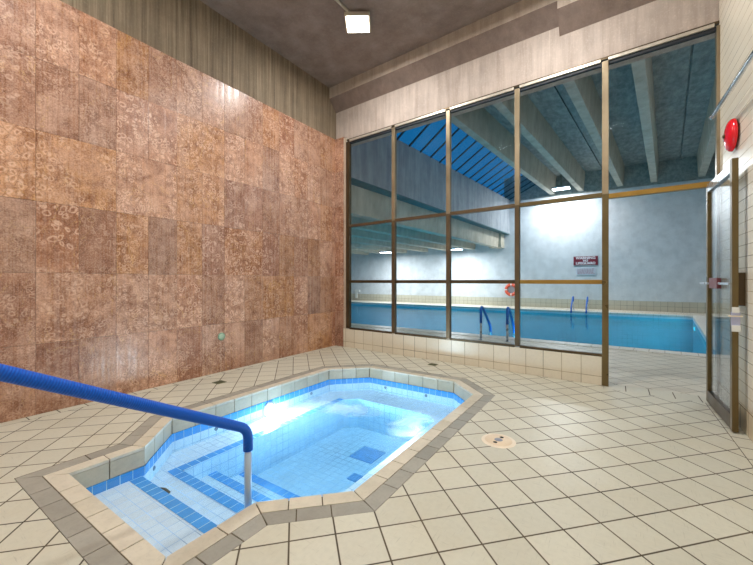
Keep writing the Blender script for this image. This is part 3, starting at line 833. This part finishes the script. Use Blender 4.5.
# bulkhead with the lip under it
bk = empty('wall_bulkhead', (XB(10), 10, ZBK), 'pale concrete bulkhead above the pool under the blue skylight', 'wall', kind='structure')
y0, y1 = 5.15, YF + .1
ztop = lambda y: 5.04 - .022 * (17.6 - y)
m = MB(); m.hexa([(XB(y0) - .22, y0, ZBK), (XB(y0), y0, ZBK), (XB(y1), y1, ZBK), (XB(y1) - .22, y1, ZBK), (XB(y0) - .22, y0, ztop(y0)), (XB(y0), y0, ztop(y0)), (XB(y1), y1, ztop(y1)), (XB(y1) - .22, y1, ztop(y1))])
m.build('bulkhead_face', M['bulk'], bk)
m = MB(); m.hexa([(XB(y0) - .60, y0, ZBK - .03), (XB(y0) - .0, y0, ZBK - .03), (XB(y1) - .0, y1, ZBK - .03), (XB(y1) - .60, y1, ZBK - .03), (XB(y0) - .60, y0, ZBK), (XB(y0) - .0, y0, ZBK), (XB(y1) - .0, y1, ZBK), (XB(y1) - .60, y1, ZBK)])
m.build('underside_lip', M['lip'], bk)  # strip underneath, a darker teal than the bulkhead face
# low ceiling slab and its beams
m = MB(); m.hexa([(-15, y0, ZBK + .002), (XB(y0) - .2, y0, ZBK + .002), (XB(y1) - .2, y1, ZBK + .002), (-15, y1, ZBK + .002), (-15, y0, ZBK + .2), (XB(y0) - .2, y0, ZBK + .2), (XB(y1) - .2, y1, ZBK + .2), (-15, y1, ZBK + .2)])
tag(m.build('ceiling_low', M['hall_slab']), 'low concrete ceiling over the left part of the pool', 'ceiling', kind='structure')
for k in range(8):
    o1 = .35 + 1.3 * k; w = .26
    yb = y0 if k > 0 else y0; ye = YF - .02 if k else 17.0
    m = MB(); m.hexa([(XB(yb) - o1 - w, yb, ZLOW), (XB(yb) - o1, yb, ZLOW), (XB(ye) - o1, ye, ZLOW), (XB(ye) - o1 - w, ye, ZLOW),
                      (XB(yb) - o1 - w - .05, yb, ZBK), (XB(yb) - o1 + .05, yb, ZBK), (XB(ye) - o1 + .05, ye, ZBK), (XB(ye) - o1 - w - .05, ye, ZBK)], .01)
    if k == 0: m.box(-4.95, -4.38, 17.0, YF, ZLOW, ZBK - .03, .01)
    tag(m.build('ceiling_beam', M['hall_conc']), ('deep concrete beam beside the pale bulkhead' if k == 0 else 'concrete beam under the low hall ceiling, left of the deep beam'), 'beam', None if k == 0 else 'beams under the low hall ceiling', 'structure')
# roof: double-tee stems and slab
xs = [-2.2, -1.09, .30, 1.39, 2.79, 3.88]
m = MB()
def roofslab(m, xa, xb):
    m.hexa([(XT(xa, y0), y0, ZSLAB), (XT(xb, y0), y0, ZSLAB), (XT(xb, y1), y1, ZSLAB), (XT(xa, y1), y1, ZSLAB), (XT(xa, y0), y0, ZSLAB + .12), (XT(xb, y0), y0, ZSLAB + .12), (XT(xb, y1), y1, ZSLAB + .12), (XT(xa, y1), y1, ZSLAB + .12)])
cuts = [-2.55, -.39 - .01, 2.08, 5.8]
for a, b_ in zip(cuts, cuts[1:]):
    m = MB(); roofslab(m, a + (.02 if a > -2 else 0), b_ - .02)
    if b_ < 5: m.hexa([(XT(b_ - .06, y0), y0, ZSLAB + .06), (XT(b_ + .06, y0), y0, ZSLAB + .06), (XT(b_ + .06, y1), y1, ZSLAB + .06), (XT(b_ - .06, y1), y1, ZSLAB + .06), (XT(b_ - .06, y0), y0, ZSLAB + .1), (XT(b_ + .06, y0), y0, ZSLAB + .1), (XT(b_ + .06, y1), y1, ZSLAB + .1), (XT(b_ - .06, y1), y1, ZSLAB + .1)])
    tag(m.build('ceiling_slab', M['hall_slab']), 'dark concrete roof slab between the roof beams over the pool', 'ceiling', 'roof slabs over the pool', 'structure')
lab = ['concrete roof beam along the edge of the blue skylight', 'concrete roof beam just right of the hanging pool lamp', 'concrete roof beam behind the tall door post', 'concrete roof beam above the middle of the doorway', 'concrete roof beam nearest the cream right wall', 'concrete roof beam beyond the right wall']
for k, xf in enumerate(xs):
    m = MB(); wb_, wt = .20, .30; ye = YF + .04
    def sec(y): 
        x = XT(xf, y); return [(x - wb_, y, ZST), (x, y, ZST)], [(x + .05 - wt, y, ZSLAB + .01), (x + .05, y, ZSLAB + .01)]
    (a, b1), (c, d) = sec(y0); (e1, f1), (g1, h1) = sec(ye)
    m.hexa([a, b1, f1, e1, c, d, h1, g1], .012)
    tag(m.build('roof_beam', M['hall_conc']), lab[k], 'beam', None, 'structure')
# skylight
sk = empty('window_2', (-3.6, 10, 5.3), 'sloping blue skylight with dark ribs over the pool', 'window', kind='structure')
def sp(y, t, dz=0.0):
    a = Vector((XB(y) - .02, y, ztop(y) - .01)); b_ = Vector((XT(-2.42, y), y, ZSLAB + .02)); return a + (b_ - a) * t + Vector((0, 0, dz))
m = MB(); m.hexa([sp(y0, 0), sp(y0, 1), sp(y1, 1), sp(y1, 0), sp(y0, 0, .012), sp(y0, 1, .012), sp(y1, 1, .012), sp(y1, 0, .012)])
m.build('glazing', M['sky_glass'], sk)
y = 5.47
while y < 17.5:
    m = MB(); m.bar(sp(y, 0, -.02), sp(y, 1, -.02), .05, .03); m.build('rib', M['rib'], sk); y += .6
m = MB(); ya = YF + .1
m.hexa([(XB(ya) - .1, ya, 4.9), (-2.2, ya, 4.9), (-2.2, ya + .1, 4.9), (XB(ya) - .1, ya + .1, 4.9), (XB(ya) - .1, ya, 5.1), (-2.2, ya, 5.9), (-2.2, ya + .1, 5.9), (XB(ya) - .1, ya + .1, 5.1)])
m.build('gable', M['hall_wall'], sk)

# pool
pool = empty('swimming_pool', (-6, 11.8, 0), 'large rectangular swimming pool of blue water behind the glass partition', 'swimming pool')
PD, PWZ = -1.25, -.11
m = MB()
for i in range(4):
    j = (i + 1) % 4; L = (Vector(POOL[j]) - Vector(POOL[i])).length
    m.quad([(*POOL[i], -.04), (*POOL[j], -.04), (*POOL[j], PD), (*POOL[i], PD)], [(0, 0), (L, 0), (L, PD), (0, PD)])
m.quad([(*p, PD) for p in POOL], [tuple(p) for p in POOL])
m.build('basin', M['pool_tile'], pool)
m = MB()
for i in range(4):
    j = (i + 1) % 4; L = (Vector(POOL[j]) - Vector(POOL[i])).length; Lo = (Vector(PO[j]) - Vector(PO[i])).length
    e = .3
    m.quad([(*POOL[i], .012), (*POOL[j], .012), (*PO[j], .012), (*PO[i], .012)], [(0, .1), (L, .1), (L + e, 1.5), (-e, 1.5)])
    m.quad([(*POOL[i], .012), (*POOL[j], .012), (*POOL[j], -.05), (*POOL[i], -.05)], [(0, .1), (L, .1), (L, .2), (0, .2)])
    m.quad([(*PO[i], .012), (*PO[j], .012), (*PO[j], -.01), (*PO[i], -.01)], [(0, .1), (L, .1), (L, .2), (0, .2)])
m.build('coping', M['pool_cop'], pool)
def plamp(c, ax, watts):
    e = bpy.data.objects.new('underwater_light', None); C.objects.link(e); e.parent = pool; e.location = Vector(c) - Vector(pool.location)
    m = MB(); m.lathe([(.08, .0), (.11, .0), (.11, .012), (.08, .018)], c, ax, 24); m.build('trim_ring', M['steel'], e)
    m = MB(); m.lathe([(.08, .0), (.08, .012), (.05, .02), (0, .024)], c, ax, 24); m.build('lens', M['under'], e)
    L = bpy.data.lights.new('pool_bulb', 'AREA'); L.shape = 'DISK'; L.size = .15; L.energy = watts; L.color = (.85, .95, 1.0); L.spread = PI
    lo = bpy.data.objects.new('bulb', L); C.objects.link(lo); lo.parent = e; lo.location = Vector(ax) * .04
    lo.rotation_euler = (-Vector(ax)).to_track_quat('Z', 'Y').to_euler()
PW = 60
plamp((2.042, 14.4, -.27), (-1, .1, 0), 16)
for x in (-1.5, -5.0, -9.0): plamp((x, 7.77 + (1.38 - x) * .0165, -.6), (0, 1, 0), PW)  # near-wall lamps added out of sight to light the pool water
M['pool_water'] = clear('pool_water', (.03, .50, .67, 1), .45, 1.33, .03, (2.2, .18, .03))
m = MB(); m.quad([(*p, PWZ) for p in POOL]); pw = m.build('pool_water', M['pool_water'])
tag(pw, 'calm blue water of the swimming pool behind the glass', 'water', kind='stuff')

# pool ladders
def ladder(o, du, label, h=.64, rch=1.08):
    """o: middle of the two deck feet, du: unit vector towards the water"""
    d = Vector((du[0], du[1], 0)); s = Vector((-d.y, d.x, 0)); O = Vector(o)
    e = empty('pool_ladder', O, label, 'ladder', 'pool ladders')
    for k in (-.255, .255):
        B = O + s * k
        pts = fillet([B, B + Vector((0, 0, h + .03)), B + d * .20 + Vector((0, 0, h)), B + d * (rch - .05) + Vector((0, 0, .16)), B + d * rch + Vector((0, 0, -.6))], [.10, .12, .1], 8)
        m = MB(); m.tube(pts, .021, 12); r = m.build('side_rail', M['steel'], e)
        zs = [p for p in pts if True]
        i0 = 1; grip = [B + Vector((0, 0, .34))] + pts[1:-1] + [B + d * rch + Vector((0, 0, -.05))]
        grip = [p for p in grip if p.z > .0 or p == grip[-1]]
        m = MB(); m.tube(grip, .027, 12); m.build('grip', M['blue_grip'], r)['label'] = 'blue rubber grip'
        m = MB(); m.lathe([(0, 0), (.055, 0), (.05, .012), (.024, .02), (0, .02)], B, (0, 0, 1), 16); m.build('foot_flange', M['steel'], r)
    for z in (-.25, -.5):
        m = MB(); a = O + d * rch; m.box(-.25, .25, -.04, .04, -.012, .012, .004)
        for v in m.b.verts: 
            q = Vector(v.co); v.co = a + s * q.x + d * q.y + Vector((0, 0, z + q.z))
        m.build('tread', M['steel'], e)
ladder((-2.0, 7.22, 0), (-.10, .995), 'steel pool ladder with blue grips at the near edge of the pool')
ladder((-1.15, 16.72, 0), (.0, -1), 'steel pool ladder with blue grips at the far edge of the pool below the sign', .52, .95)

# lifebuoy
LBX, LBZ = -4.05, .77
lb = empty('lifebuoy', (LBX, YF, LBZ), 'orange lifebuoy ring hanging on the far white wall', 'lifebuoy')
m = MB(); m.torus((LBX, YF - .075, LBZ), .235, .07, (0, -1, 0)); m.build('ring', M['orange'], lb)
for k in range(4):
    a = PI / 4 + k * PI / 2
    m = MB(); m.torus((LBX, YF - .075, LBZ), .235, .073, (0, -1, 0), a - .10, a + .10, 6); m.build('band', M['white_pl'], lb)
m = MB(); m.tube([(LBX, YF, LBZ + .15), (LBX, YF - .14, LBZ + .155), (LBX, YF - .15, LBZ + .19)], .012, 8); m.build('hook', M['steel'], lb)

# signs on the far wall
def text(s, size, x, z, mat, parent, y):
    cu = bpy.data.curves.new('lettering', 'FONT'); cu.body = s; cu.size = size; cu.align_x = 'CENTER'; cu.align_y = 'CENTER'; cu.extrude = .004; cu.offset = .004
    o = bpy.data.objects.new('lettering', cu); C.objects.link(o)
    dg = bpy.context.evaluated_depsgraph_get(); dg.update()
    me = bpy.data.meshes.new_from_object(o.evaluated_get(dg)); bpy.data.objects.remove(o)
    me.transform(Matrix.Translation(Vector((x, y, z)) - Vector(parent.location)) @ Matrix.Rotation(PI / 2, 4, 'X'))
    me.materials.clear(); me.materials.append(mat)
    p = bpy.data.objects.new('lettering', me); C.objects.link(p); p.parent = parent; return p
sg = empty('warning_sign', (-1.02, YF, 2.05), 'maroon sign on the far white wall reading WARNING NO LIFEGUARD', 'sign')
sx = -1.02
m = MB(); m.box(sx - .45, sx + .45, YF - .025, YF, 1.86, 2.24, .004); m.build('board', M['sign'], sg)
for s, zz, si in (('WARNING', 2.165, .15), ('NO', 2.05, .115), ('LIFEGUARD', 1.94, .14)): text(s, si, sx, zz, M['letter'], sg, YF - .027)
sg2 = empty('notice_sign', (-1.02, YF, 1.58), 'pale notice board with small reddish lines under the maroon sign', 'sign')
m = MB(); m.box(sx - .345, sx + .375, YF - .02, YF, 1.45, 1.75, .004); m.build('board', M['sign_pale'], sg2)
m = MB()
random.seed(3)
for r_ in range(5):
    z = 1.70 - r_ * .05; x = sx - .30
    while x < sx + .30:
        w = random.uniform(.03, .09)
        m.box(x, min(x + w, sx + .33), YF - .022, YF - .019, z - .011, z + .011); x += w + .025
m.build('lettering', M['letter_red'], sg2)

# lamps of the pool hall
def panel_lamp(name, x, y, z, sx_, sy_, watts, label, rod_to=None, group=None, tilt=0.0):
    e = empty(name, (x, y, z), label, 'lamp', group)
    m = MB(); m.box(x - sx_ / 2, x + sx_ / 2, y - sy_ / 2, y + sy_ / 2, z, z + .07, .012); m.build('housing', M['steel'], e)
    m = MB(); m.box(x - sx_ / 2 + .02, x + sx_ / 2 - .02, y - sy_ / 2 + .02, y + sy_ / 2 - .02, z - .012, z + .002, .003); m.build('diffuser', M['lamp_cool'], e)
    if rod_to:
        m = MB(); m.tube([(x, y, z + .06), (x, y, rod_to)], .012, 8); m.lathe([(0, 0), (.11, 0), (.09, -.05), (0, -.06)], (x, y, rod_to), (0, 0, 1), 16); m.build('rod', M['bronze_dark'], e)
    L = bpy.data.lights.new('hall_bulb', 'AREA'); L.shape = 'RECTANGLE'; L.size = sx_ * .9; L.size_y = sy_ * .9; L.energy = watts; L.color = (.98, .99, 1.0); L.spread = PI
    lo = bpy.data.objects.new('bulb', L); C.objects.link(lo); lo.parent = e; lo.location = (0, 0, -.03)
    return e
HW = 195
panel_lamp('hanging_light', -1.86, 16.75, 5.06, .66, .42, HW, 'bright hanging lamp between the roof beams above the sign', ZSLAB)
panel_lamp('ceiling_light', -10.0, 15.9, 2.68, .62, .42, HW * .7, 'bright lamp under the low hall ceiling farther left', ZBK, 'lamps under the low hall ceiling')
panel_lamp('ceiling_light', -6.3, 16.2, 2.68, .62, .42, HW * .7, 'bright lamp under the low hall ceiling nearer the deep beam end', ZBK, 'lamps under the low hall ceiling')
panel_lamp('hanging_light', 3.3, 9.5, 5.06, .66, .42, HW * .5, 'hanging lamp added out of view to light the pool hall', ZSLAB)  # assumed lamp, added out of view to brighten the hall

# small far fittings
wo = empty('wall_outlet', (-13.2, YF, .55), 'small white bracket on the far wall at the left edge of the glass', 'bracket')
m = MB(); m.box(-13.30, -13.15, YF - .06, YF, .12, .62, .01); m.build('pipe', M['white_pl'], wo)
m = MB(); m.box(-13.30, -12.95, YF - .10, YF, .52, .64, .01); m.build('arm', M['white_pl'], wo)
ft = empty('pool_float', (-11.9, 15.1, PWZ), 'small pinkish float on the water near the far pool edge', 'float')
m = MB(); m.lathe([(0, -.08), (.11, -.06), (.15, 0), (.13, .08), (.07, .14), (0, .16)], (-11.9, 15.1, PWZ), (0, 0, 1), 20); m.build('body', plain('pinkish_float', (196, 170, 168), .5), ft)
m = MB(); m.lathe([(.03, .14), (.05, .2), (.03, .27), (0, .28)], (-11.9, 15.1, PWZ), (0, 0, 1), 14); m.build('cap', M['white_pl'], ft)

# ------------------------------------------------------------------ dusk sky outside
W = bpy.data.worlds.new('dusk'); S.world = W; W.use_nodes = True
t_ = W.node_tree; bg = t_.nodes['Background']; bg.inputs[0].default_value = (.012, .165, .40, 1); bg.inputs[1].default_value = .85

# ------------------------------------------------------------------ view
S.view_settings.view_transform = 'Standard'; S.view_settings.look = 'None'
S.view_settings.gamma = 1; S.view_settings.exposure = 0.0; S.view_settings.use_curve_mapping = False
S.cycles.use_denoising = True
S.cycles.max_bounces = 10; S.cycles.transparent_max_bounces = 16; S.cycles.diffuse_bounces = 5
S.cycles.sample_clamp_indirect = 6.0
